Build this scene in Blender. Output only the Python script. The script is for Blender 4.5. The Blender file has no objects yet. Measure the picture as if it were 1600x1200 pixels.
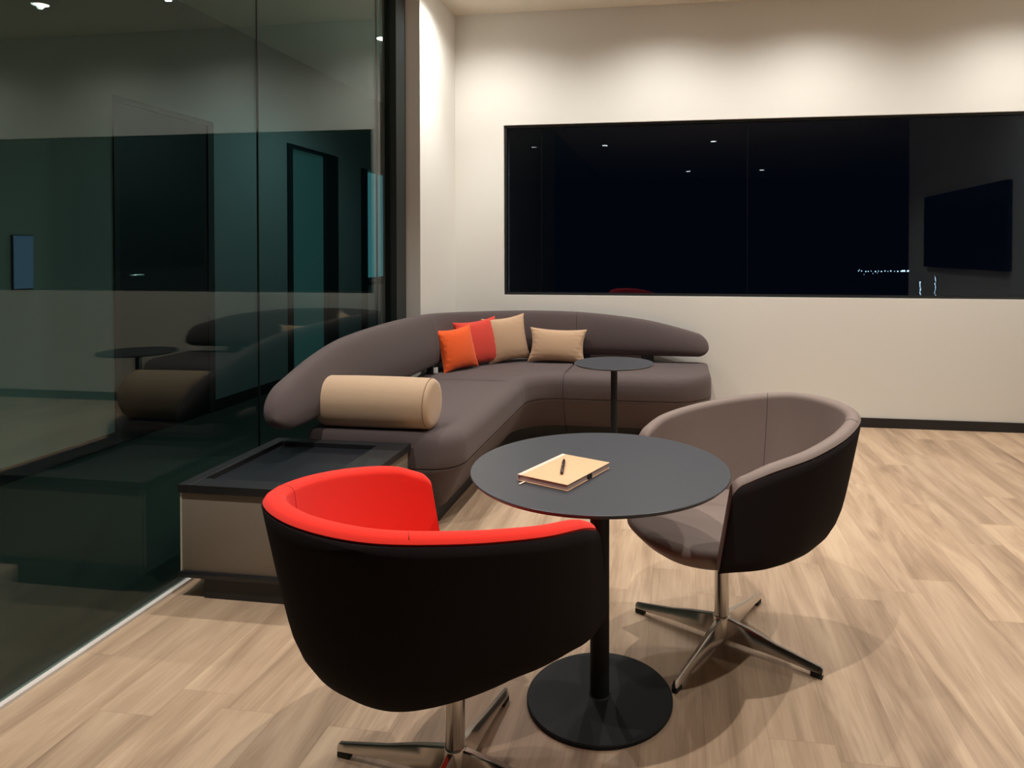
import bpy, bmesh, math, random
from mathutils import Vector, Matrix
random.seed(4)
C = bpy.context.scene.collection
PI = math.pi

# ---------------------------------------------------------------- camera, world, exposure
F, CXP, CYP, PITCH, YAW = 1075.71, 897.28, 407.66, 0.0139, 0.14842
cd = bpy.data.cameras.new('camera'); cam = bpy.data.objects.new('camera', cd); C.objects.link(cam)
cam.location = (2.08795, -5.83226, 1.42)
cam.rotation_euler = (PI/2 - PITCH, 0, YAW)
cd.sensor_fit = 'HORIZONTAL'; cd.sensor_width = 36; cd.lens = F/1600*36
cd.shift_x = (800-CXP)/1600; cd.shift_y = (CYP-600)/1600
cd.clip_start = .05; cd.clip_end = 600
bpy.context.scene.camera = cam
w = bpy.data.worlds.new('night'); bpy.context.scene.world = w; w.use_nodes = True
w.node_tree.nodes['Background'].inputs[0].default_value = (.16, .36, .80, 1)
w.node_tree.nodes['Background'].inputs[1].default_value = .009
vs = bpy.context.scene.view_settings
vs.view_transform = 'Standard'; vs.look = 'None'; vs.gamma = 1; vs.use_curve_mapping = False
vs.exposure = 0.06
CEIL = 3.482

# ---------------------------------------------------------------- materials
def nmat(name):
    m = bpy.data.materials.new(name); m.use_nodes = True
    return m, m.node_tree.nodes, m.node_tree.links, m.node_tree.nodes['Principled BSDF']
def mat(name, col, rough=.5, metal=0, spec=.5, emit=None, es=0, bump=0, bscale=200, var=0, vscale=8, sheen=0):
    m, n, l, b = nmat(name)
    b.inputs['Base Color'].default_value = (*col, 1)
    b.inputs['Roughness'].default_value = rough; b.inputs['Metallic'].default_value = metal
    b.inputs['Specular IOR Level'].default_value = spec
    if sheen: b.inputs['Sheen Weight'].default_value = sheen; b.inputs['Sheen Roughness'].default_value = .4
    if emit: b.inputs['Emission Color'].default_value = (*emit, 1); b.inputs['Emission Strength'].default_value = es
    if bump or var:
        tc = n.new('ShaderNodeTexCoord')
    if bump:
        t = n.new('ShaderNodeTexNoise'); t.inputs['Scale'].default_value = bscale; t.inputs['Detail'].default_value = 3
        l.new(tc.outputs['Object'], t.inputs['Vector'])
        bp = n.new('ShaderNodeBump'); bp.inputs['Strength'].default_value = bump; bp.inputs['Distance'].default_value = .002
        l.new(t.outputs[0], bp.inputs['Height']); l.new(bp.outputs[0], b.inputs['Normal'])
    if var:
        t = n.new('ShaderNodeTexNoise'); t.inputs['Scale'].default_value = vscale; t.inputs['Detail'].default_value = 4
        l.new(tc.outputs['Object'], t.inputs['Vector'])
        mx = n.new('ShaderNodeMix'); mx.data_type = 'RGBA'
        mx.inputs[6].default_value = (*[c*(1-var) for c in col], 1); mx.inputs[7].default_value = (*[c*(1+var) for c in col], 1)
        l.new(t.outputs[0], mx.inputs[0]); l.new(mx.outputs[2], b.inputs['Base Color'])
    return m

def woven(name, col, rough=.85, scale=900, bump=.25, sheen=.25, var=.12, spec=.2):
    m, n, l, b = nmat(name)
    tc = n.new('ShaderNodeTexCoord')
    t = n.new('ShaderNodeTexNoise'); t.inputs['Scale'].default_value = scale; t.inputs['Detail'].default_value = 2
    l.new(tc.outputs['Object'], t.inputs['Vector'])
    mx = n.new('ShaderNodeMix'); mx.data_type = 'RGBA'
    mx.inputs[6].default_value = (*[c*(1-var) for c in col], 1); mx.inputs[7].default_value = (*[c*(1+var) for c in col], 1)
    l.new(t.outputs[0], mx.inputs[0]); l.new(mx.outputs[2], b.inputs['Base Color'])
    bp = n.new('ShaderNodeBump'); bp.inputs['Strength'].default_value = bump; bp.inputs['Distance'].default_value = .001
    l.new(t.outputs[0], bp.inputs['Height']); l.new(bp.outputs[0], b.inputs['Normal'])
    b.inputs['Roughness'].default_value = rough
    b.inputs['Sheen Weight'].default_value = sheen; b.inputs['Sheen Roughness'].default_value = .5
    b.inputs['Specular IOR Level'].default_value = spec
    return m

def wood_floor():
    m, n, l, b = nmat('oak_planks')
    def N(t): return n.new(t)
    def M(op, a, bb=None, c=None):
        x = N('ShaderNodeMath'); x.operation = op
        for i, v in enumerate((a, bb, c)):
            if v is None: continue
            if isinstance(v, (int, float)): x.inputs[i].default_value = v
            else: l.new(v, x.inputs[i])
        return x.outputs[0]
    tc = N('ShaderNodeTexCoord'); sp = N('ShaderNodeSeparateXYZ'); l.new(tc.outputs['Object'], sp.inputs[0])
    X, Y = sp.outputs[0], sp.outputs[1]
    PW, PL = .185, 1.25
    col = M('FLOOR', M('DIVIDE', M('ADD', X, 20.03), PW))
    wn = N('ShaderNodeTexWhiteNoise'); wn.noise_dimensions = '1D'; l.new(col, wn.inputs['W'])
    yo = M('DIVIDE', M('ADD', M('ADD', Y, 40), M('MULTIPLY', wn.outputs['Value'], PL)), PL)
    row = M('FLOOR', yo)
    cb = N('ShaderNodeCombineXYZ'); l.new(col, cb.inputs[0]); l.new(row, cb.inputs[1])
    w2 = N('ShaderNodeTexWhiteNoise'); w2.noise_dimensions = '2D'; l.new(cb.outputs[0], w2.inputs['Vector'])
    rnd = w2.outputs['Value']
    # streaky grain, shifted for each plank
    v = N('ShaderNodeCombineXYZ')
    l.new(M('ADD', M('MULTIPLY', X, 6), M('MULTIPLY', rnd, 37)), v.inputs[0])
    l.new(M('ADD', M('MULTIPLY', Y, .7), M('MULTIPLY', rnd, 91)), v.inputs[1])
    g = N('ShaderNodeTexNoise'); g.inputs['Scale'].default_value = 1.3; g.inputs['Detail'].default_value = 6
    g.inputs['Roughness'].default_value = .58; g.inputs['Distortion'].default_value = .9
    l.new(v.outputs[0], g.inputs['Vector'])
    v2 = N('ShaderNodeCombineXYZ')
    l.new(M('ADD', M('MULTIPLY', X, 60), M('MULTIPLY', rnd, 13)), v2.inputs[0]); l.new(M('MULTIPLY', Y, 2.2), v2.inputs[1])
    g2 = N('ShaderNodeTexNoise'); g2.inputs['Scale'].default_value = 2; g2.inputs['Detail'].default_value = 4
    l.new(v2.outputs[0], g2.inputs['Vector'])
    r = N('ShaderNodeValToRGB'); e = r.color_ramp.elements
    e[0].position = .27; e[0].color = (.21, .130, .076, 1)
    e[1].position = .72; e[1].color = (.56, .405, .262, 1)
    for pos, c_ in ((.40, (.335, .222, .137, 1)), (.50, (.425, .290, .184, 1)), (.58, (.485, .340, .219, 1))):
        q = e.new(pos); q.color = c_
    l.new(M('ADD', M('MULTIPLY', g.outputs[0], .8), M('MULTIPLY', g2.outputs[0], .2)), r.inputs[0])
    # knots
    vk = N('ShaderNodeCombineXYZ'); l.new(M('MULTIPLY', X, 3.2), vk.inputs[0]); l.new(M('MULTIPLY', Y, 1.5), vk.inputs[1])
    vo = N('ShaderNodeTexVoronoi'); vo.inputs['Scale'].default_value = 1.0; l.new(vk.outputs[0], vo.inputs['Vector'])
    kn = N('ShaderNodeMapRange'); kn.inputs[1].default_value = .04; kn.inputs[2].default_value = .16
    kn.inputs[3].default_value = .45; kn.inputs[4].default_value = 0; l.new(vo.outputs['Distance'], kn.inputs[0])
    mk = N('ShaderNodeMix'); mk.data_type = 'RGBA'; l.new(kn.outputs[0], mk.inputs[0]); l.new(r.outputs[0], mk.inputs[6])
    mk.inputs[7].default_value = (.14, .085, .05, 1)
    # plank tone
    hs = N('ShaderNodeHueSaturation'); l.new(mk.outputs[2], hs.inputs['Color'])
    l.new(M('ADD', .84, M('MULTIPLY', rnd, .18)), hs.inputs['Value']); hs.inputs['Saturation'].default_value = .95
    # joints
    fx = M('FRACT', M('DIVIDE', M('ADD', X, 20.03), PW)); fy = M('FRACT', yo)
    jx = M('LESS_THAN', M('MINIMUM', fx, M('SUBTRACT', 1, fx)), .005)
    jy = M('LESS_THAN', M('MINIMUM', fy, M('SUBTRACT', 1, fy)), .0008)
    j = M('MULTIPLY', M('MAXIMUM', jx, jy), .35)
    mj = N('ShaderNodeMix'); mj.data_type = 'RGBA'; l.new(j, mj.inputs[0]); l.new(hs.outputs[0], mj.inputs[6])
    mj.inputs[7].default_value = (.16, .1, .06, 1)
    l.new(mj.outputs[2], b.inputs['Base Color'])
    b.inputs['Roughness'].default_value = .5; b.inputs['Specular IOR Level'].default_value = .35
    return m

def glass(name, tint, f0=.04, gtint=(1, 1, 1)):
    m = bpy.data.materials.new(name); m.use_nodes = True; n = m.node_tree.nodes; l = m.node_tree.links; n.clear()
    g = n.new('ShaderNodeNewGeometry')
    d = n.new('ShaderNodeVectorMath'); d.operation = 'DOT_PRODUCT'
    l.new(g.outputs['Normal'], d.inputs[0]); l.new(g.outputs['Incoming'], d.inputs[1])
    def M(op, a, bb=None):
        x = n.new('ShaderNodeMath'); x.operation = op
        for i, v in enumerate((a, bb)):
            if v is None: continue
            if isinstance(v, (int, float)): x.inputs[i].default_value = v
            else: l.new(v, x.inputs[i])
        return x.outputs[0]
    f = M('ADD', M('MULTIPLY', M('POWER', M('SUBTRACT', 1, M('ABSOLUTE', d.outputs['Value'])), 5), 1-f0), f0)
    t = n.new('ShaderNodeBsdfTransparent'); t.inputs[0].default_value = (*tint, 1)
    s = n.new('ShaderNodeBsdfGlossy'); s.inputs['Roughness'].default_value = .0; s.inputs[0].default_value = (*gtint, 1)
    mx = n.new('ShaderNodeMixShader'); l.new(f, mx.inputs[0]); l.new(t.outputs[0], mx.inputs[1]); l.new(s.outputs[0], mx.inputs[2])
    o = n.new('ShaderNodeOutputMaterial'); l.new(mx.outputs[0], o.inputs[0])
    return m

M_ = dict(
    wall=mat('wall_paint', (.80, .785, .735), .85, bump=.05, bscale=300),
    ceil=mat('ceiling_paint', (.78, .71, .60), .9),
    floor=wood_floor(),
    base=mat('baseboard_black', (.012, .011, .012), .45),
    dark=mat('dark_wall', (.035, .035, .04), .9),
    carpet=mat('dark_carpet', (.020, .022, .019), .95, bump=.3, bscale=500),
    farwall=mat('far_room_paint', (.22, .23, .225), .9),
    glass=glass('partition_glass', (.72, .86, .83)),
    wglass=glass('window_glass', (.62, .66, .72), .04, (.80, .92, 1)),
    frame=mat('black_frame', (.012, .014, .015), .4),
    post=mat('post_finish', (.022, .028, .028), .3),
    alu=mat('channel_trim', (.62, .58, .54), .4),
    fab=woven('sofa_fabric', (.092, .069, .068), sheen=.08),
    fabd=woven('sofa_seam', (.03, .022, .022)),
    black=mat('powder_black', (.010, .010, .011), .5),
    top=mat('table_laminate', (.034, .037, .045), .42),
    basep=mat('table_base', (.007, .0085, .010), .65, spec=.3),
    chshell=woven('chair_wool', (.011, .008, .008), sheen=0, spec=.08),
    chshell2=woven('chair_wool_brown', (.014, .010, .010), sheen=0, spec=.08),
    red=woven('red_wool', (.80, .028, .016), sheen=.08, var=.05),
    taupe=woven('taupe_leather', (.20, .150, .130), rough=.5, bump=.08, sheen=.05, var=.04),
    chrome=mat('chrome', (.60, .57, .54), .2, 1),
    rubber=mat('rubber', (.01, .01, .01), .7),
    tan=woven('tan_fabric', (.52, .345, .22), sheen=.2),
    tanb=woven('bolster_fabric', (.46, .32, .21), sheen=.2),
    orange=woven('orange_fabric', (.80, .105, .018), sheen=.2),
    redc=woven('red_cushion_fabric', (.62, .055, .035), sheen=.2),
    panel=mat('greige_panel', (.185, .152, .118), .5),
    metalb=mat('tray_black', (.009, .0095, .011), .42),
    kraft=mat('kraft_cover', (.62, .39, .215), .6, var=.05, vscale=60),
    spine=mat('book_spine', (.78, .56, .46), .6),
    page=mat('pages', (.55, .42, .38), .7),
    white=mat('white_tag', (.75, .75, .75), .5),
    pen=mat('pen_barrel', (.035, .016, .012), .3),
    metal=mat('pen_metal', (.7, .68, .65), .25, 1),
    door=mat('dark_veneer', (.010, .009, .009), .35),
    screen=mat('screen_black', (.006, .006, .008), .25),
    lens=mat('lamp_lens', (1, 1, 1), .5, emit=(1, .94, .86), es=26),
    trim=mat('lamp_trim', (.75, .73, .7), .4),
    teal=mat('lit_glass', (.05, .1, .11), .3, emit=(.10, .36, .42), es=.42),
    teald=mat('dim_lit_glass', (.05, .1, .11), .3, emit=(.075, .20, .19), es=.16),
    city=mat('city_lamp', (0, 0, 0), .5, emit=(.55, .85, 1), es=9),
    bead=mat('bead', (.45, .42, .34), .35),
    seamd=mat('dark_seam', (.003, .003, .003), 1, spec=0),
    lot=mat('night_ground', (.02, .025, .03), .9),
)

# ---------------------------------------------------------------- helpers
def link(name, me, m=None, parent=None, smooth=None):
    o = bpy.data.objects.new(name, me); C.objects.link(o)
    if m is not None: me.materials.append(m)
    if smooth is not None:
        for f in me.polygons: f.use_smooth = True
        if smooth < 180: me.set_sharp_from_angle(angle=math.radians(smooth))
    if parent: o.parent = parent
    return o
def obj(name, bm, m, parent=None, smooth=None, mats=None):
    bmesh.ops.recalc_face_normals(bm, faces=bm.faces)
    me = bpy.data.meshes.new(name); bm.to_mesh(me); bm.free()
    o = link(name, me, m, parent, smooth)
    if mats:
        for x in mats: me.materials.append(x)
    return o
def tag(o, label=None, cat=None, group=None, kind=None):
    if label: o['label'] = label
    if cat: o['category'] = cat
    if group: o['group'] = group
    if kind: o['kind'] = kind
    return o
def thing(name, label=None, cat=None, loc=(0, 0, 0), rz=0, group=None, kind=None):
    o = bpy.data.objects.new(name, None); C.objects.link(o); o.empty_display_size = .1
    o.location = loc; o.rotation_euler = (0, 0, rz)
    return tag(o, label, cat, group, kind)
def add_box(bm, x0, x1, y0, y1, z0, z1, bev=0, seg=2):
    r = bmesh.ops.create_cube(bm, size=1)
    for v in r['verts']:
        v.co = Vector((x0+(v.co.x+.5)*(x1-x0), y0+(v.co.y+.5)*(y1-y0), z0+(v.co.z+.5)*(z1-z0)))
    if bev:
        es = list({e for v in r['verts'] for e in v.link_edges})
        bmesh.ops.bevel(bm, geom=es, offset=bev, segments=seg, affect='EDGES', profile=.5)
def box(name, m, x0, x1, y0, y1, z0, z1, parent=None, bev=0, seg=2):
    bm = bmesh.new(); add_box(bm, x0, x1, y0, y1, z0, z1, bev, seg)
    return obj(name, bm, m, parent, 35 if bev else None)
def loft(bm, rings, cap=True, closed=True):
    vr = [[bm.verts.new(p) for p in r] for r in rings]
    n = len(rings[0])
    for a, b in zip(vr, vr[1:]):
        for i in range(n if closed else n-1):
            j = (i+1) % n; bm.faces.new((a[i], a[j], b[j], b[i]))
    if cap:
        bm.faces.new(vr[0][::-1]); bm.faces.new(vr[-1])
    return vr
def lathe(bm, prof, n=96, c=(0, 0)):
    rings = [[(c[0]+r*math.cos(2*PI*i/n), c[1]+r*math.sin(2*PI*i/n), z) for i in range(n)] for r, z in prof]
    loft(bm, rings)
def tube(bm, pts, r, n=12):
    pts = [Vector(p) for p in pts]; rings = []
    for i, p in enumerate(pts):
        d = (pts[min(i+1, len(pts)-1)]-pts[max(i-1, 0)]).normalized()
        a = d.orthogonal().normalized() if i == 0 else (a0 - d*a0.dot(d)).normalized()
        a0 = a; b = d.cross(a)
        rr = r[i] if isinstance(r, (list, tuple)) else r
        rings.append([p+a*rr*math.cos(2*PI*k/n)+b*rr*math.sin(2*PI*k/n) for k in range(n)])
    loft(bm, rings)
def lerp(a, b, t): return a+(b-a)*t
def interp(tab, x):
    if x <= tab[0][0]: return tab[0][1]
    for (a, va), (b, vb) in zip(tab, tab[1:]):
        if x <= b: 
            t = (x-a)/(b-a); return va+(vb-va)*t
    return tab[-1][1]
def smooth_interp(tab, x):      # monotone-ish catmull-rom through the table
    xs = [t[0] for t in tab]; ys = [t[1] for t in tab]
    if x <= xs[0]: return ys[0]
    if x >= xs[-1]: return ys[-1]
    i = max(k for k in range(len(xs)-1) if xs[k] <= x)
    def sl(k):
        if k <= 0 or k >= len(xs)-1: return 0 if False else ((ys[1]-ys[0])/(xs[1]-xs[0]) if k <= 0 else (ys[-1]-ys[-2])/(xs[-1]-xs[-2]))
        return (ys[k+1]-ys[k-1])/(xs[k+1]-xs[k-1])
    h = xs[i+1]-xs[i]; t = (x-xs[i])/h
    return (2*t**3-3*t**2+1)*ys[i]+(t**3-2*t**2+t)*h*sl(i)+(-2*t**3+3*t**2)*ys[i+1]+(t**3-t**2)*h*sl(i+1)

# ---------------------------------------------------------------- room shell
WX0, WX1, WZ0, WZ1 = .5966, 5.35, 1.042, 2.513
XC = .1593; PY = -.835; XR = 5.5; YB = -14.0; FX = -1.97; FY = 5.0
bm = bmesh.new(); add_box(bm, 0, 9.0, YB, 0.0, -.1, 0)
tag(obj('floor', bm, M_['floor']), kind='structure')
tag(box('floor', M_['carpet'], FX-.3, -.012, YB, FY, -.1, 0), kind='structure')
tag(box('ceiling', M_['ceil'], FX-.3, 9.0, YB, FY, CEIL, CEIL+.1), kind='structure')
bm = bmesh.new()
add_box(bm, XC, WX0, 0, .2, 0, CEIL); add_box(bm, WX1, 9.0, 0, .2, 0, CEIL)
add_box(bm, WX0, WX1, 0, .2, 0, WZ0); add_box(bm, WX0, WX1, 0, .2, WZ1, CEIL)
tag(obj('wall_back', bm, M_['wall']), kind='structure')
tag(box('wall_left', M_['wall'], -.06, XC, PY, FY, 0, CEIL), kind='structure')
tag(box('wall_right', M_['wall'], XR, XR+.15, -4.96, 0, 0, CEIL), kind='structure')
tag(box('wall_rear', M_['dark'], FX-.3, 9.0, YB-.1, YB, 0, CEIL), kind='structure')
tag(box('wall_side', M_['dark'], 9.0, 9.1, YB, 0.2, 0, CEIL), kind='structure')
# far room seen through the glass
FW = M_['farwall']
bm = bmesh.new()
add_box(bm, FX-.15, FX, YB, -1.372, 0, CEIL); add_box(bm, FX-.15, FX, -1.372, -.28, 2.557, CEIL)
add_box(bm, FX-.15, FX, -.28, .888, 0, CEIL); add_box(bm, FX-.15, FX, .888, 1.975, 2.56, CEIL)
add_box(bm, FX-.15, FX, 1.975, 2.60, 0, CEIL); add_box(bm, FX-.15, FX, 2.60, 3.75, 2.5, CEIL)
add_box(bm, FX-.15, FX, 2.60, 3.75, 0, 1.0); add_box(bm, FX-.15, FX, 3.75, FY, 0, CEIL)
tag(obj('wall_far', bm, FW), kind='structure')
tag(box('wall_end', M_['farwall'], FX, -.06, FY, FY+.1, 0, CEIL), kind='structure')
bm = bmesh.new(); add_box(bm, FX, FX+.014, YB, -1.372, 0, .10); add_box(bm, FX, FX+.014, -.28, .888, 0, .10); add_box(bm, FX, FX+.014, 1.975, FY, 0, .10)
tag(obj('baseboard_far', bm, M_['base']), kind='structure')
d = thing('door_1', kind='structure', loc=(FX, -.826, 0))
bm = bmesh.new(); add_box(bm, -.05, .0, -.50, .47, .004, 2.51, .002); obj('door_leaf', bm, M_['door'], d)
bm = bmesh.new(); add_box(bm, -.1, .012, -.546, -.50, 0, 2.557); add_box(bm, -.1, .012, .47, .546, 0, 2.557); add_box(bm, -.1, .012, -.50, .47, 2.512, 2.557)
obj('door_frame', bm, mat('door_casing', (.030, .026, .026), .45), d)
bm = bmesh.new(); tube(bm, [(0, -.45, 1.24), (.05, -.45, 1.24), (.055, -.44, 1.24), (.055, -.33, 1.24)], .009); lathe(bm, [(.02, 1.2399), (.02, 1.2401)], 4, (-.01, -.45))
obj('door_handle', bm, M_['metal'], d, 40)
d = thing('door_2', kind='structure', loc=(FX, 1.43, 0))
bm = bmesh.new(); add_box(bm, -.08, .012, -.542, -.445, 0, 2.56); add_box(bm, -.08, .012, .27, .545, 0, 2.56); add_box(bm, -.08, .012, -.445, .27, 2.523, 2.56); add_box(bm, -.08, .012, -.445, .27, 0, .12)
obj('door_frame', bm, M_['frame'], d)
box('door_glass', M_['teald'], -.05, -.035, -.445, .27, .12, 2.523, d)
wd = thing('window_2', kind='structure', loc=(FX, 3.2, 1.0))
bm = bmesh.new(); add_box(bm, -.08, .014, -.6, -.43, -.9, 1.5); add_box(bm, -.08, .014, -.43, .55, -.03, .02); add_box(bm, -.08, .014, -.43, .55, .055, .07)
obj('window_frame', bm, M_['frame'], wd)
box('lit_pane', M_['teal'], -.06, -.04, -.43, .55, .07, 1.48, wd)

cp = thing('blue_reflection', 'dim bluish upright panel added behind the glass as a stand-in for a reflection, at the left edge', 'reflection stand-in', (FX+.012, -2.084, 1.352))  # glowing panel added in place of a bluish reflection in the glass
box('reflection_glow', mat('blue_reflection_glow', (.01, .015, .03), .3, emit=(.16, .25, .40), es=.2), -.008, .008, -.062, .062, -.165, .165, cp)
box('reflection_backing', M_['frame'], -.012, .0, -.068, .068, -.171, .171, cp)

# baseboards
tag(box('baseboard_back', M_['base'], XC, 9.0, -.014, 0, 0, .076), kind='structure')
tag(box('baseboard_left', M_['base'], XC, XC+.014, PY+.02, -.014, 0, .076), kind='structure')
tag(box('baseboard_right', M_['base'], XR-.014, XR, -4.96, -.014, 0, .076), kind='structure')

# night window
wn = thing('window_1', kind='structure', loc=(0, 0, 0))
bm = bmesh.new()
FT = .022
add_box(bm, WX0, WX1, .022, .075, WZ0, WZ0+FT); add_box(bm, WX0, WX1, .022, .075, WZ1-FT, WZ1)
add_box(bm, WX0, WX0+FT, .022, .075, WZ0+FT, WZ1-FT); add_box(bm, WX1-FT, WX1, .022, .075, WZ0+FT, WZ1-FT)
obj('window_frame', bm, M_['frame'], wn)
xs = [WX0+FT, .924, 2.665, WX1-FT]
for a, b in zip(xs, xs[1:]):
    box('pane', M_['wglass'], a+.003, b-.003, .045, .055, WZ0+FT, WZ1-FT, wn)
for x in xs[1:3]:
    box('pane_joint', mat('silicone_joint', (.004, .004, .005), .6, spec=.1), x-.003, x+.003, .046, .054, WZ0+FT, WZ1-FT, wn)

# glass partition : panes along X=0
gp = thing('window_3', kind='structure', loc=(0, 0, 0))
ys = [-10.9, -9.52, -8.14, -6.76, -5.38, -4.004, -2.628, -1.235, -1.0]
for a, b in zip(ys, ys[1:]):
    box('glass_pane', M_['glass'], -.012, 0, a+.002, b-.002, .012, CEIL-.002, gp)
sj = mat('dark_joint', (.008, .012, .011), .6)
for y in ys[1:-1]:
    box('glass_joint', sj, -.011, -.001, y-.002, y+.002, .012, CEIL-.002, gp)
tag(box('trim_1', M_['alu'], -.012, .022, -10.9, -1.0, 0, .012), kind='structure')
tag(box('trim_2', M_['post'], -.06, .045, -1.012, PY-.004, 0, CEIL), kind='structure')
tag(box('trim_3', M_['frame'], .0, .045, PY-.004, PY, 0, CEIL), kind='structure')
tag(box('wall_partition', M_['dark'], -.06, 0, YB, -10.9, 0, CEIL), kind='structure')

# ---------------------------------------------------------------- downlights
WALLW, ROOMW = 78, 200
def downlight(x, y, power, label, group=None, col=(1, .96, .90), ang=140, blend=.8, r=.045, tilt=(0, 0), core=0):
    t = thing('downlight', label, 'ceiling light', (x, y, CEIL), 0, group)
    bm = bmesh.new(); lathe(bm, [(.056, -.0005), (.056, -.010), (.06, -.012), (.074, -.009), (.076, -.0005)], 40); 
    for f in list(bm.faces):
        if len(f.verts) > 4: bm.faces.remove(f)
    obj('trim_ring', bm, M_['trim'], t, 40)
    bm = bmesh.new(); lathe(bm, [(.0555, -.001), (.0555, -.009), (.05, -.0125), (.03, -.016)], 40)
    obj('lamp_lens', bm, M_['lens'], t)
    ld = bpy.data.lights.new('spot', 'SPOT'); ld.energy = power; ld.color = col; ld.spot_size = math.radians(ang); ld.spot_blend = blend
    ld.shadow_soft_size = r*.35
    lo = bpy.data.objects.new('lamp_spot', ld); C.objects.link(lo); lo.parent = t; lo.location = (0, 0, -.03)
    lo.rotation_euler = (tilt[0], tilt[1], 0)
    if core:        # the brighter middle of the reflector's beam
        l2 = ld.copy(); l2.energy = core; l2.spot_size = math.radians(78)
        lo = bpy.data.objects.new('lamp_spot', l2); C.objects.link(lo); lo.parent = t; lo.location = (0, 0, -.03)
    return t
for x, lab in ((.54, 'recessed round ceiling downlight in the back left corner beside the glass post'), (1.97, 'second ceiling downlight from the back left corner, over the small table'),
               (3.15, 'ceiling downlight mirrored at the top left of the glass partition'), (4.68, 'ceiling downlight over the right part of the dark window')):
    downlight(x, -.79, WALLW, lab, ang=152, blend=1, core=95)
for x, y, p_, lab in ((.25, -4.42, .95, 'ceiling downlight beside the glass, left of the red-lined chair'), (1.98, -4.44, .95, 'ceiling downlight straight above the red-lined chair and big table'),
                  (3.71, -4.44, .8, 'ceiling downlight over the floor at the lower right'), (.25, -2.5, .6, 'ceiling downlight over the near end of the sofa'),
                  (1.98, -2.5, .6, 'ceiling downlight between the round tables'), (3.71, -2.5, 1.0, 'ceiling downlight beside the wall screen')):
    downlight(x, y, ROOMW*p_, lab, ang=118 if y < -4 else 92, blend=1)
for x, y, lab in ((.7, -7.4, 'dim downlight mirrored in the dark window, upper left'), (2.75, -7.2, 'dim downlight mirrored in the dark window, upper middle'),
                  (2.36, -12, 'small faint downlight mirrored left of the long window joint'), (4.2, -12, 'small faint downlight mirrored right of the long window joint'), (7.9, -12, 'small faint downlight mirrored at the edge of the right wall')):
    downlight(x, y, 3, lab)
downlight(-.73, .50, 48, 'single downlight in the dark room behind the glass, right by the post', col=(.6, .95, 1), ang=150)

# wall screen on the right wall (seen mirrored in the window)
ws = thing('wall_screen', 'large black wall screen, mirrored at the right end of the dark window', 'screen', (XR-.03, -2.95, 1.7))
box('screen_panel', M_['screen'], -.03, .03, -1.2, 1.2, -.48, .46, ws, .004)
box('screen_bezel', M_['frame'], -.034, .03, -1.2, 1.2, -.49, -.478, ws)

# ---------------------------------------------------------------- night view outside
tag(box('ground', M_['lot'], -60, 200, 40, 400, -30.2, -30), kind='structure')
def city(px, py, r, D=160):
    # a lamp far away beyond the window, placed along the direction it is seen in
    cy, sy = math.cos(YAW), math.sin(YAW); cp, sp = math.cos(PITCH), math.sin(PITCH)
    f = Vector((-sy*cp, cy*cp, -sp)); rt = Vector((cy, sy, 0)); up = Vector((-sy*sp, cy*sp, cp))
    v = f+rt*((px-CXP)/F)-up*((py-CYP)/F)
    return Vector(cam.location)+v*D, r*D/F
CITY = []
for k in range(16):
    CITY.append((1342+k*5.0+random.uniform(-1, 1), 424+random.uniform(-.6, .5), random.uniform(.35, .9)))
for x in (1410, 1413, 1419): CITY.append((x, 423.3, 1.3))
for k in range(5): CITY.append((1343+k*7, 429+random.uniform(-8, 4), .35))
for k in range(10):
    CITY.append((1438+random.uniform(-1, 1), 441+k*2.4, random.uniform(.35, .85)))
for k in range(11):
    CITY.append((1461+random.uniform(-1, 1), 432+k*2.9, random.uniform(.3, .7)))
groups = [('distant_pier', 'long level row of tiny bluish harbour lights low in the dark window', lambda q: q[0] < 1430),
          ('distant_mast', 'left of the two upright strings of tiny lights low in the dark window', lambda q: 1430 < q[0] < 1450),
          ('distant_mast', 'right of the two upright strings of tiny lights low in the dark window', lambda q: q[0] > 1450)]
for nm, lab, test in groups:
    root = None
    for px, py, r in [q for q in CITY if test(q)]:
        c, rr = city(px, py, r)
        if root is None: root = thing(nm, lab, 'distant lights', c)
        bm = bmesh.new(); bmesh.ops.create_icosphere(bm, subdivisions=1, radius=rr)
        o = obj('lamp', bm, M_['city'], root); o.location = c-root.location

# ---------------------------------------------------------------- sofa
SZ = .51; SEAM = .335
sofa = thing('corner_sofa', 'long curved brown corner sofa wrapping the corner under the dark window', 'sofa', (0, 0, 0))
def arc(cx, cy, rx, ry, a0, a1, n):
    return [(cx+rx*math.cos(math.radians(lerp(a0, a1, i/n))), cy+ry*math.sin(math.radians(lerp(a0, a1, i/n)))) for i in range(n+1)]
def seg(a, b, n): return [(lerp(a[0], b[0], i/n), lerp(a[1], b[1], i/n)) for i in range(n)]
FXB, FYB = 1.02, -.86       # belly line of the front
BX = .205                   # back line beside the glass
YJ = -1.14                  # joint between the straight and the corner seat
def outline_left():
    # (x, y, w) or (x, y, w, nx, ny)
    p = [(x, y, 1) for x, y in arc(FXB-.17, -2.58+.17, .17, .17, -90, 0, 12)]
    p += [(x, y, 1) for x, y in seg((FXB, -2.35), (FXB, YJ), 14)]
    p += [(FXB, YJ-.001, 1, 1, 0)]
    p += [(x, y, .08) for x, y in seg((FXB-.18, YJ), (BX+.06, YJ), 10)]
    p += [(x, y, .08) for x, y in arc(BX+.03, YJ-.03, .03, .03, 90, 180, 3)]
    p += [(x, y, .15) for x, y in seg((BX, -1.25), (BX, -2.5), 8)]
    p += [(x, y, .25) for x, y in arc(BX+.06, -2.52, .06, .06, 180, 270, 5)]
    p += [(x, y, .35) for x, y in seg((BX+.14, -2.58), (FXB-.2, -2.58), 8)]
    return p
XJ = FXB+.24
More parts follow.
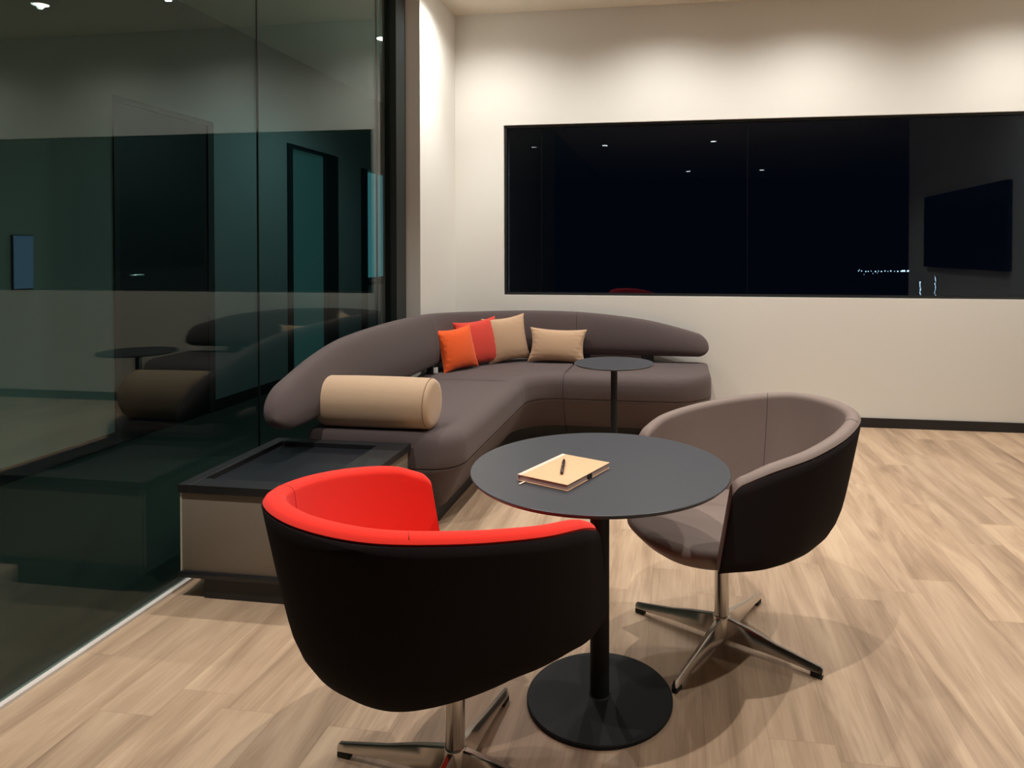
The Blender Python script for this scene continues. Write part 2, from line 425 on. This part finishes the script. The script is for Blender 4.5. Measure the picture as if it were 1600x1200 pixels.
def outline_corner():
    c = (FXB+.22, -1.08); r = .22
    p = [(FXB, YJ+.001, 1, 1, 0)]
    p += [(x, y, 1) for x, y in arc(c[0], c[1], r, r, 178, 92, 16)]
    p += [(XJ-.002, FYB, 1, 0, -1)]
    p += [(x, y, .08) for x, y in seg((XJ-.002, FYB+.18), (XJ-.002, -.12), 8)]
    p += [(x, y, .1) for x, y in arc(1.02, -.86, .815, .75, 90, 180, 24)][1:]
    p += [(BX, -1.0, .1)]
    p += [(x, y, .08) for x, y in seg((BX+.02, YJ+.004), (FXB-.17, YJ+.004), 10)]
    return p
def outline_right():
    x0 = XJ+.002
    XE = 2.345
    p = [(x0, FYB, 1, 0, -1)] + [(x, y, 1) for x, y in seg((x0+.05, FYB), (XE-.33, FYB), 12)]
    p += [(x, y, 1-.65*i/12) for i, (x, y) in enumerate(arc(XE-.31, FYB+.31, .31, .31, -90, 0, 12))]
    p += [(x, y, .35) for x, y in seg((XE, FYB+.34), (XE, -.18), 6)]
    p += [(x, y, .3) for x, y in arc(XE-.06, -.16, .06, .06, 0, 90, 5)]
    p += [(x, y, .1) for x, y in seg((XE-.1, -.10), (x0+.02, -.10), 10)]
    p += [(x, y, .08) for x, y in seg((x0, -.12), (x0, FYB+.14), 8)]
    return p
def ringstack(out, prof, nrm_flip=1):
    n = len(out); nr = []
    area = sum(out[i][0]*out[(i+1) % n][1]-out[(i+1) % n][0]*out[i][1] for i in range(n))
    sgn = 1 if area > 0 else -1
    for i in range(n):
        a = Vector(out[i-1][:2]); b = Vector(out[(i+1) % n][:2]); c_ = Vector(out[i][:2])
        d1 = (c_-a).normalized(); d2 = (b-c_).normalized()
        n1 = Vector((d1.y, -d1.x)); n2 = Vector((d2.y, -d2.x)); m_ = (n1*out[i][2]+n2*out[i][2])
        s = n1+n2
        if s.length < .2: s = n1
        s = s.normalized(); s /= max(.6, s.dot(n1))
        if len(out[i]) > 3: s = Vector(out[i][3:5])*sgn
        nr.append(s*sgn)
    rings = []
    for z, ins in prof:
        rings.append([(out[i][0]-nr[i].x*ins*out[i][2], out[i][1]-nr[i].y*ins*out[i][2], z) for i in range(n)])
    return rings
cush = [(SEAM, .010), (SEAM+.004, .003), (SEAM+.012, 0), (SEAM+.05, .000), (SEAM+.10, .003), (SEAM+.13, .010), (SEAM+.149, .022), (SEAM+.161, .036), (SEAM+.169, .052), (SEAM+.173, .068), (SZ, .09)]
basep = [(.11, .125), (.114, .118), (.2, .075), (SEAM-.03, .02), (SEAM-.012, .006), (SEAM-.004, .006), (SEAM-.001, .014)]
for fn in (outline_left, outline_corner, outline_right):
    bm = bmesh.new(); loft(bm, ringstack(fn(), cush)); obj('seat_cushion', bm, M_['fab'], sofa, 60)
    bm = bmesh.new(); loft(bm, ringstack(fn(), basep)); obj('sofa_base', bm, M_['fab'], sofa, 60)
    bm = bmesh.new(); loft(bm, ringstack(fn(), [(0, .17), (.11, .17)])); obj('plinth', bm, M_['black'], sofa)

# backrest: one long roll, in three upholstered lengths
def back_path():
    P = []
    for i in range(40): P.append((lerp(.225, .248, i/40), lerp(-2.90, -.90, i/40)))
    for x, y in arc(1.01, -.90, .762, .77, 180, 90, 44): P.append((x, y))
    for i in range(1, 41): P.append((lerp(1.01, 2.345, i/40), -.13))
    return P
BP = back_path()
S = [0]
for a, b in zip(BP, BP[1:]): S.append(S[-1]+math.dist(a, b))
TOT = S[-1]
def at_y(y): return y+2.90
sR = S[84]
ZT = [(0, .745), (.18, .805), (.41, .872), (.69, .925), (1.16, .950), (1.6, .955), (2.0, .948), (2.6, .925), (sR, .918), (sR+.25, .912), (sR+.5, .893), (sR+.81, .855), (sR+1.0, .815), (sR+1.19, .765), (TOT, .72)]
ZB = [(0, .575), (.1, .57), (.4, .565), (1, .562), (TOT, .562)]
def back_section(s):
    i = 0
    while i < len(S)-2 and S[i+1] < s: i += 1
    t = (s-S[i])/(S[i+1]-S[i]); x = lerp(BP[i][0], BP[i+1][0], t); y = lerp(BP[i][1], BP[i+1][1], t)
    j0, j1 = max(0, i-1), min(len(BP)-1, i+2)
    d = Vector((BP[j1][0]-BP[j0][0], BP[j1][1]-BP[j0][1])).normalized()
    inn = Vector((d.y, -d.x))      # towards the room
    zt, zb = smooth_interp(ZT, s), smooth_interp(ZB, s)
    e = min(s, TOT-s); R_ = .12 if s < TOT/2 else .09
    k = 1 if e >= R_ else math.sqrt(max(0.0, 1-(1-e/R_)**2))
    k = max(k, .02)
    th = .155*(.85+.15*min(1, e/.4))*(k**.8)
    zc = (zt+zb)/2 if s > TOT/2 else lerp(zb, zt, .45); zt2 = zc+(zt-zc)*k; zb2 = zc+(zb-zc)*k
    h = zt2-zb2
    # section outline: vertical coordinate v 0..1, thickness coordinate u (1 = room side)
    sec = []
    N_ = 36
    for q in range(N_):
        a = 2*PI*q/N_; ca, sa = math.cos(a), math.sin(a)
        u = math.copysign(abs(ca)**.62, ca); v = math.copysign(abs(sa)**.62, sa)
        v01 = (v+1)/2
        uu = u*(1-.30*max(0, v01-.45)/.55)       # narrower to the top
        off = -.028*(v01)+.010                    # leans back
        sec.append((x+inn.x*(uu*th/2+off), y+inn.y*(uu*th/2+off), zb2+v01*h))
    return sec
cuts = [0, at_y(-.93), sR+.25, TOT]
for a, b in zip(cuts, cuts[1:]):
    m_ = 60
    ss = [lerp(a, b, i/m_) for i in range(m_+1)]
    if a == 0: ss = [.0005, .004, .012, .025, .045, .07, .1, .13] + [x for x in ss if x > .15]
    else: ss = [a+.0015]+ss[1:]
    if b == TOT: ss = [x for x in ss if x < TOT-.1]+[TOT-.09, TOT-.07, TOT-.05, TOT-.03, TOT-.016, TOT-.006, TOT-.001]
    else: ss = ss[:-1]+[b-.0015]
    bm = bmesh.new(); loft(bm, [back_section(s) for s in ss]); obj('backrest', bm, M_['fab'], sofa, 50)
for (x, y, w_, l_) in ((.25, -2.2, .05, .10), (.25, -1.45, .05, .14), (.28, -.86, .05, .22), (.62, -.29, .10, .05), (1.3, -.16, .14, .05), (1.85, -.16, .1, .05)):
    box('backrest_bracket', M_['black'], x-w_/2, x+w_/2, y-l_/2, y+l_/2, SZ-.02, .575, sofa, .004)
wt = box('care_tag', M_['white'], -.001, .001, -.016, .016, -.022, .020, sofa)
wt.location = (.322, -.955, .540); wt.rotation_euler = (0, 0, -.9)

# bolster
bo = thing('bolster_cushion', 'tan cylindrical bolster cushion lying across the near end of the sofa seat', 'bolster', (.562, -2.46, SZ+.130), .0)
R_ = .129
rings = []
for x, r in [(-.305, .02), (-.3045, .06), (-.302, .10), (-.296, .118), (-.285, .128), (-.272, R_), (-.1, R_+.003), (.1, R_+.003), (.272, R_), (.285, .1255), (.296, .118), (.302, .10), (.3045, .06), (.305, .02)]:
    rings.append([(x, r*math.cos(2*PI*i/64), r*math.sin(2*PI*i/64)) for i in range(64)])
bm = bmesh.new(); loft(bm, rings); obj('bolster_body', bm, M_['tanb'], bo, 180)
for sx in (-1, 1):
    bm = bmesh.new()
    tube(bm, [(sx*.279, (R_-.0005)*math.cos(2*PI*i/64), (R_-.0005)*math.sin(2*PI*i/64)) for i in range(65)], .0022, 6)
    obj('end_seam', bm, mat('tan_seam', (.25, .16, .10), .8), bo, 180)

# scatter cushions
def cushion(label, w_, h_, t_, loc, yaw, lean, roll, m, seed, group=None):
    rnd = random.Random(seed)
    o = thing('scatter_cushion', label, 'cushion', loc)
    o.rotation_euler = (Matrix.Rotation(yaw, 3, 'Z') @ Matrix.Rotation(-lean, 3, 'X') @ Matrix.Rotation(roll, 3, 'Y')).to_euler()
    N_ = 36
    def pt(u, v, s):
        eu, ev = 1-u*u, 1-v*v
        x = w_/2*u*(1-.12*ev*abs(u)**3); z = h_/2*v*(1-.12*eu*abs(v)**3)
        puff = (max(eu, 0)*max(ev, 0))**.42
        ed = max(abs(u), abs(v))
        wr = .007*math.sin(14*(u+.4*v)+seed)*math.sin(11*v+seed*2)*ed**4*puff + .006*math.sin(26*v+seed)*abs(u)**4*puff
        return (x, -s*(t_/2*puff+wr), z+h_/2)
    bm = bmesh.new(); g = {}
    for i in range(N_+1):
        for j in range(N_+1):
            u = math.sin(PI/2*(2*i/N_-1)); v = math.sin(PI/2*(2*j/N_-1))
            for s in (1, -1):
                if s == -1 and (i in (0, N_) or j in (0, N_)): g[i, j, -1] = g[i, j, 1]; continue
                g[i, j, s] = bm.verts.new(pt(u, v, s))
    for i in range(N_):
        for j in range(N_):
            for s in (1, -1):
                bm.faces.new((g[i, j, s], g[i+1, j, s], g[i+1, j+1, s], g[i, j+1, s]))
    obj('cushion_cover', bm, m, o, 180)
    pts = []
    for k in range(4):
        for i in range(24):
            q = math.sin(PI/2*(2*i/24-1))
            u, v = [(q, -1), (1, q), (-q, 1), (-1, -q)][k]
            pts.append(pt(u, v, 1))
    pts.append(pts[0])
    bm = bmesh.new(); tube(bm, pts, .0028, 6); obj('seam_piping', bm, m, o, 180)
    return o
CU = SZ+.004
cushion('small bright orange cushion, leftmost of the four on the sofa', .34, .33, .12, (.458, -.757, CU), math.radians(57), math.radians(14), math.radians(-4), M_['orange'], 1)
cushion('deep red square cushion behind the orange one', .41, .37, .13, (.555, -.515, CU), math.radians(50), math.radians(14), math.radians(-4), M_['redc'], 2)
cushion('tan square cushion between the red one and the oblong one', .38, .38, .14, (.735, -.342, CU), math.radians(36), math.radians(12), math.radians(-5), M_['tan'], 3)
cushion('oblong tan cushion, rightmost on the sofa, behind the small table', .47, .28, .13, (1.115, -.315, CU), math.radians(3), math.radians(16), math.radians(2), M_['tan'], 4)

# ---------------------------------------------------------------- side box at the sofa's end
bx = thing('side_cabinet', 'low greige box side table with black tray top against the glass', 'side table', (.43, -2.95, 0))
X0, X1, Y0, Y1 = -.345, .345, -.345, .345
box('cabinet_body', M_['panel'], X0, X1, Y0, Y1, .112, .436, bx, .0015)
bm = bmesh.new()
a, b, c_, e_ = X0-.012, X1+.012, Y0-.012, Y1+.012
ti = (-.30, .205, -.27, .30)
add_box(bm, a, ti[0], c_, e_, .436, .47, .002); add_box(bm, ti[1], b, c_, e_, .436, .47, .002)
add_box(bm, ti[0], ti[1], c_, ti[2], .436, .47, .002); add_box(bm, ti[0], ti[1], ti[3], e_, .436, .47, .002)
obj('top_frame', bm, M_['metalb'], bx)
box('tray_panel', mat('tray_blue_black', (.006, .0075, .011), .4), ti[0], ti[1], ti[2], ti[3], .436, .446, bx)
box('bottom_lip', M_['metalb'], a, b, c_, e_, .088, .112, bx, .003)
box('plinth', M_['black'], X0+.09, X1-.07, Y0+.01, Y1-.02, 0, .088, bx)
for x in (X0-.0035, X1+.0035): box('corner_bead', M_['bead'], x-.0025, x+.0025, Y0-.004, Y0+.002, .112, .436, bx)

# ---------------------------------------------------------------- tables
def round_table(name, label, x, y, rt, zt, tt, rp, rb, tb, group=None):
    t = thing(name, label, 'table', (x, y, 0))
    bm = bmesh.new(); lathe(bm, [(rt-.010, zt-tt), (rt-.002, zt-.006), (rt, zt-.0045), (rt, zt-.0015), (rt-.0015, zt)], 160); obj('tabletop', bm, M_['top'], t, 25)
    bm = bmesh.new(); lathe(bm, [(rp, tb), (rp, zt-tt-.008)], 48); obj('post', bm, M_['basep'], t, 40)
    bm = bmesh.new(); lathe(bm, [(rp*2.6, zt-tt-.008), (rp*2.6, zt-tt)], 48); obj('mounting_plate', bm, M_['basep'], t, 40)
    bm = bmesh.new(); lathe(bm, [(rb-.002, 0), (rb, .002), (rb, tb-.003), (rb-.003, tb), (rp+.004, tb), (rp, tb+.003)], 128); obj('base_plate', bm, M_['basep'], t, 25)
    return t
round_table('pedestal_table', 'large round charcoal cafe table with disc base carrying the notebook', 1.8472, -3.6767, .405, .74, .014, .0305, .2305, .014)
round_table('side_table', 'small round charcoal side table standing in front of the sofa', 1.6917, -1.4663, .254, .7105, .012, .021, .2, .012)

# notebook and pen
ang = math.atan2(.231, .101)
nb = thing('notebook', 'tan softcover notebook lying on the large round table', 'notebook', (1.751, -3.770, .7402), ang)
L2, W2 = .1225, .088
box('cover_back', M_['kraft'], -L2, L2, -W2, W2, 0, .0022, nb, .0006)
box('page_block', M_['page'], -L2+.003, L2-.003, -W2+.003, W2-.002, .0022, .0165, nb)
box('cover_front', M_['kraft'], -L2, L2, -W2, W2-.014, .0165, .019, nb, .0006)
bm = bmesh.new(); add_box(bm, -L2, L2, W2-.0135, W2, .0165, .0192, .0006); add_box(bm, -L2, L2, W2-.0015, W2+.0008, 0, .0192, .0006); obj('spine', bm, M_['spine'], nb)
bm = bmesh.new(); add_box(bm, -L2-.028, -L2+.01, W2-.030, W2-.024, .0023, .0029); obj('ribbon', bm, mat('ribbon_pale', (.75, .6, .5), .6), nb)
box('elastic_tab', M_['black'], -.01, .012, -W2-.001, -W2+.004, .002, .014, nb)
pn = thing('pen', 'dark brown ballpoint pen lying on the notebook', 'pen', (1.745, -3.773, .7402+.0195+.0052), math.radians(96))
bm = bmesh.new(); tube(bm, [(-.062, 0, 0), (-.060, 0, 0), (-.03, 0, 0), (.0, 0, 0)], [.0032, .0046, .0052, .0052], 20); obj('barrel', bm, M_['pen'], pn, 50)
bm = bmesh.new(); tube(bm, [(.003, 0, 0), (.05, 0, 0), (.060, 0, 0), (.062, 0, 0)], [.0053, .0053, .0046, .003], 20); obj('cap', bm, M_['pen'], pn, 50)
bm = bmesh.new(); tube(bm, [(0, 0, 0), (.003, 0, 0)], .0055, 20); obj('band', bm, M_['metal'], pn, 50)
bm = bmesh.new(); add_box(bm, .02, .058, -.0012, .0012, .0053, .0068); obj('clip', bm, M_['pen'], pn)

# ---------------------------------------------------------------- swivel tub chairs
RIM = [(-.474, 0, .8617), (-.4272, .188, .8560), (-.2787, .3076, .8322), (-.0896, .3710, .7993), (.0783, .3699, .7655), (.188, .3350, .720)]
def catmull(c, per=14):
    ext = [(c[1][0], -c[1][1], c[1][2])]+list(c)+[tuple(2*c[-1][k]-c[-2][k] for k in range(3))]
    out = []
    for i in range(len(c)-1):
        p0, p1, p2, p3 = ext[i:i+4]
        for q in range(per+(1 if i == len(c)-2 else 0)):
            u = q/per
            out.append(tuple(.5*(2*p1[k]+(p2[k]-p0[k])*u+(2*p0[k]-5*p1[k]+4*p2[k]-p3[k])*u*u+(-p0[k]+3*p1[k]-3*p2[k]+p3[k])*u**3) for k in range(3)))
    return out
half = catmull(RIM)
half = [(x, y, z-.014*max(0, (k/(len(half)-1)-.95)/.05)**2) for k, (x, y, z) in enumerate(half)]
RIMC = [(x, -y, z) for x, y, z in half[::-1]]+half[1:]
NT = len(RIMC)
def shell_section(i):
    x, y, z = RIMC[i]
    tt = abs(2*i/(NT-1)-1)                  # 0 back .. 1 arm tip
    cx = -.03
    # outward direction in plan
    a = RIMC[max(0, i-1)]; b = RIMC[min(NT-1, i+1)]
    d = Vector((b[0]-a[0], b[1]-a[1])).normalized(); out = Vector((d.y, -d.x))
    if out.dot(Vector((x-cx, y))) < 0: out = -out
    zb = .351
    kb = max(0, min(1, (tt-.42)/.5)); kb = kb*kb*(3-2*kb)
    # outer profile, from the foot up to the rim: (scale of plan, height); back and arm tip
    pb = [(.16, 0), (.30, .003), (.45, .012), (.58, .030), (.68, .056), (.76, .090), (.815, .13), (.855, .175)]
    pa = [(.16, 0), (.32, .018), (.48, .038), (.63, .058), (.77, .077), (.93, .092), (.985, .102), (.992, .13)]
    O = []
    for (s1, h1), (s2, h2) in zip(pb, pa):
        s_ = lerp(s1, s2, kb); O.append((cx+(x-cx)*s_, y*s_, zb+lerp(h1, h2, kb)))
    z1 = O[-1][2]; st_ = lerp(.855, .992, kb)
    for q in range(1, 9):
        f = q/8; s_ = st_+(1-st_)*f**.9
        O.append((cx+(x-cx)*s_, y*s_, z1+(z-.022-z1)*f))
    kt = max(0, (tt-.8)/.2)
    O = [(p[0]+kt*kt*.055*min(1, (z-p[2])/(z-.44)) if p[2] > .40 else p[0]+kt*kt*.055*max(0, (p[2]-zb)/.055)*.9, p[1], p[2]) for p in O]
    rimO = Vector((x, y, z-.022))
    T = .052
    I = []
    for a_ in (15, 40, 65, 90, 115, 140, 165, 180):       # rounding over the top
        r = math.radians(a_)
        I.append((x-out.x*(T/2)*(1-math.cos(r)), y-out.y*(T/2)*(1-math.cos(r)), z-.022+.022*math.sin(r)))
    xi, yi = x-out.x*T, y-out.y*T
    zi = z-.022
    for q in range(1, 9):
        f = q/8
        s_ = 1-lerp(.20, .10, kb)*f**1.25
        I.append((cx+(xi-cx)*s_, yi*s_, zi+(.43-zi)*f))
    I = [(p[0]+kt*kt*.055*min(1, max(0, (z-.022-p[2])/(z-.44))), p[1], p[2]) for p in I]
    I.append((cx+(xi-cx)*.5, yi*.5, .40)); I.append((cx+(xi-cx)*.2, yi*.2, .37))
    return O, I
def chair(label, x, y, rot, lining, shell, legrot, bo=(0, 0)):
    t = thing('tub_chair', label, 'chair', (x, y, 0), rot)
    secs = [shell_section(i) for i in range(NT)]
    # lining: closed body just inside the shell's skin
    def shrink(O):
        return [(p[0]*.992, p[1]*.992, p[2]+.004) for p in O]
    bm = bmesh.new()
    rings = [shrink(O)+[(p[0], p[1], p[2]) for p in I] for O, I in secs]
    loft(bm, rings)
    obj('lining', bm, lining, t, 50)
    bm = bmesh.new()
    vr = loft(bm, [O for O, I in secs], cap=False, closed=False)
    o = obj('outer_shell', bm, shell, t, 60)
    # make sure the skin has thickness
    so = o.modifiers.new('thick', 'SOLIDIFY'); so.thickness = .003; so.offset = 0
    # seams down the shell
    for k in (int(NT*.35), int(NT*.65)):
        bm = bmesh.new(); O, I = secs[k]
        tube(bm, [(p[0]*1.0015, p[1]*1.0015, p[2]-.0005) for p in O[3:]], .0009, 6); obj('seam', bm, M_['seamd'], t, 180)
        bm = bmesh.new(); tube(bm, [(p[0], p[1], p[2]) for p in I[1:-3]], .0012, 6); obj('lining_seam', bm, lining_dark[lining.name], t, 180)
    # seat
    bm = bmesh.new(); rings = []
    def orad(a_):
        ca, sa = math.cos(a_), math.sin(a_)
        ax = .345 if ca > 0 else .315; ay = .285
        n_ = 2.6
        return (abs(ca/ax)**n_+abs(sa/ay)**n_)**(-1/n_)
    for s_, zz in [(.25, .348), (.5, .352), (.68, .366), (.82, .388), (.92, .412), (.975, .432), (1, .448), (.99, .462), (.965, .474), (.92, .482), (.84, .488), (.7, .492), (.45, .496), (.15, .497)]:
        rings.append([(.0+orad(2*PI*i/72)*s_*math.cos(2*PI*i/72), orad(2*PI*i/72)*s_*math.sin(2*PI*i/72), zz-.015+.026*(1 if zz < .43 else max(0, (.5-zz)/.07))) for i in range(72)])
    loft(bm, rings); obj('seat', bm, lining, t, 180)
    # column and star base
    off = Matrix.Rotation(-rot, 2) @ Vector(bo)
    n0 = len(bpy.data.objects); first = set(bpy.data.objects)
    bm = bmesh.new(); lathe(bm, [(.026, .055), (.026, .345)], 40); obj('column', bm, M_['chrome'], t, 40)
    bm = bmesh.new(); lathe(bm, [(.11, .331), (.115, .335), (.115, .343), (.11, .346)], 40); obj('swivel_plate', bm, M_['black'], t, 40)
    bm = bmesh.new(); lathe(bm, [(.028, .030), (.030, .024), (.030, .100), (.028, .104), (.026, .105)], 40); obj('hub', bm, M_['chrome'], t, 40)
    for k in range(4):
        a_ = legrot-rot+k*PI/2
        st = [(.018, .022, .100, .021), (.045, .022, .096, .020), (.12, .021, .083, .016), (.20, .022, .064, .0135), (.28, .018, .051, .012), (.335, .014, .042, .0115), (.356, .013, .039, .011), (.362, .014, .034, .008)]
        rg = []
        for r, z0, z1, hw in st:
            sec = [(r, -hw*.55, z0), (r, hw*.55, z0), (r, hw, z0+.006), (r, hw*.55, z1-.004), (r, hw*.35, z1), (r, -hw*.35, z1), (r, -hw*.55, z1-.004), (r, -hw, z0+.006)]
            rg.append([Matrix.Rotation(a_, 3, 'Z') @ Vector(p) for p in sec])
        bm = bmesh.new(); loft(bm, rg); leg = obj('leg', bm, M_['chrome'], t, 30)
        bm = bmesh.new(); add_box(bm, .322, .361, -.0095, .0095, 0, .016, .002); o = obj('foot_pad', bm, M_['rubber'], leg)
        o.rotation_euler = (0, 0, a_)
    for o in bpy.data.objects:
        if o not in first and o.parent == t: o.location.x += off.x; o.location.y += off.y
    return t
lining_dark = {M_['red'].name: mat('red_seam', (.45, .02, .01), .8), M_['taupe'].name: mat('taupe_seam', (.07, .05, .045), .8)}
chair('brown tub chair with taupe lining on chrome star base, right of the table', 2.262, -3.333, 3.645, M_['taupe'], M_['chshell2'], math.radians(-28), (-.012, .034))
chair('black tub chair with bright red lining on chrome star base, nearest the camera', 1.505, -4.08, 1.071, M_['red'], M_['chshell'], math.radians(172))
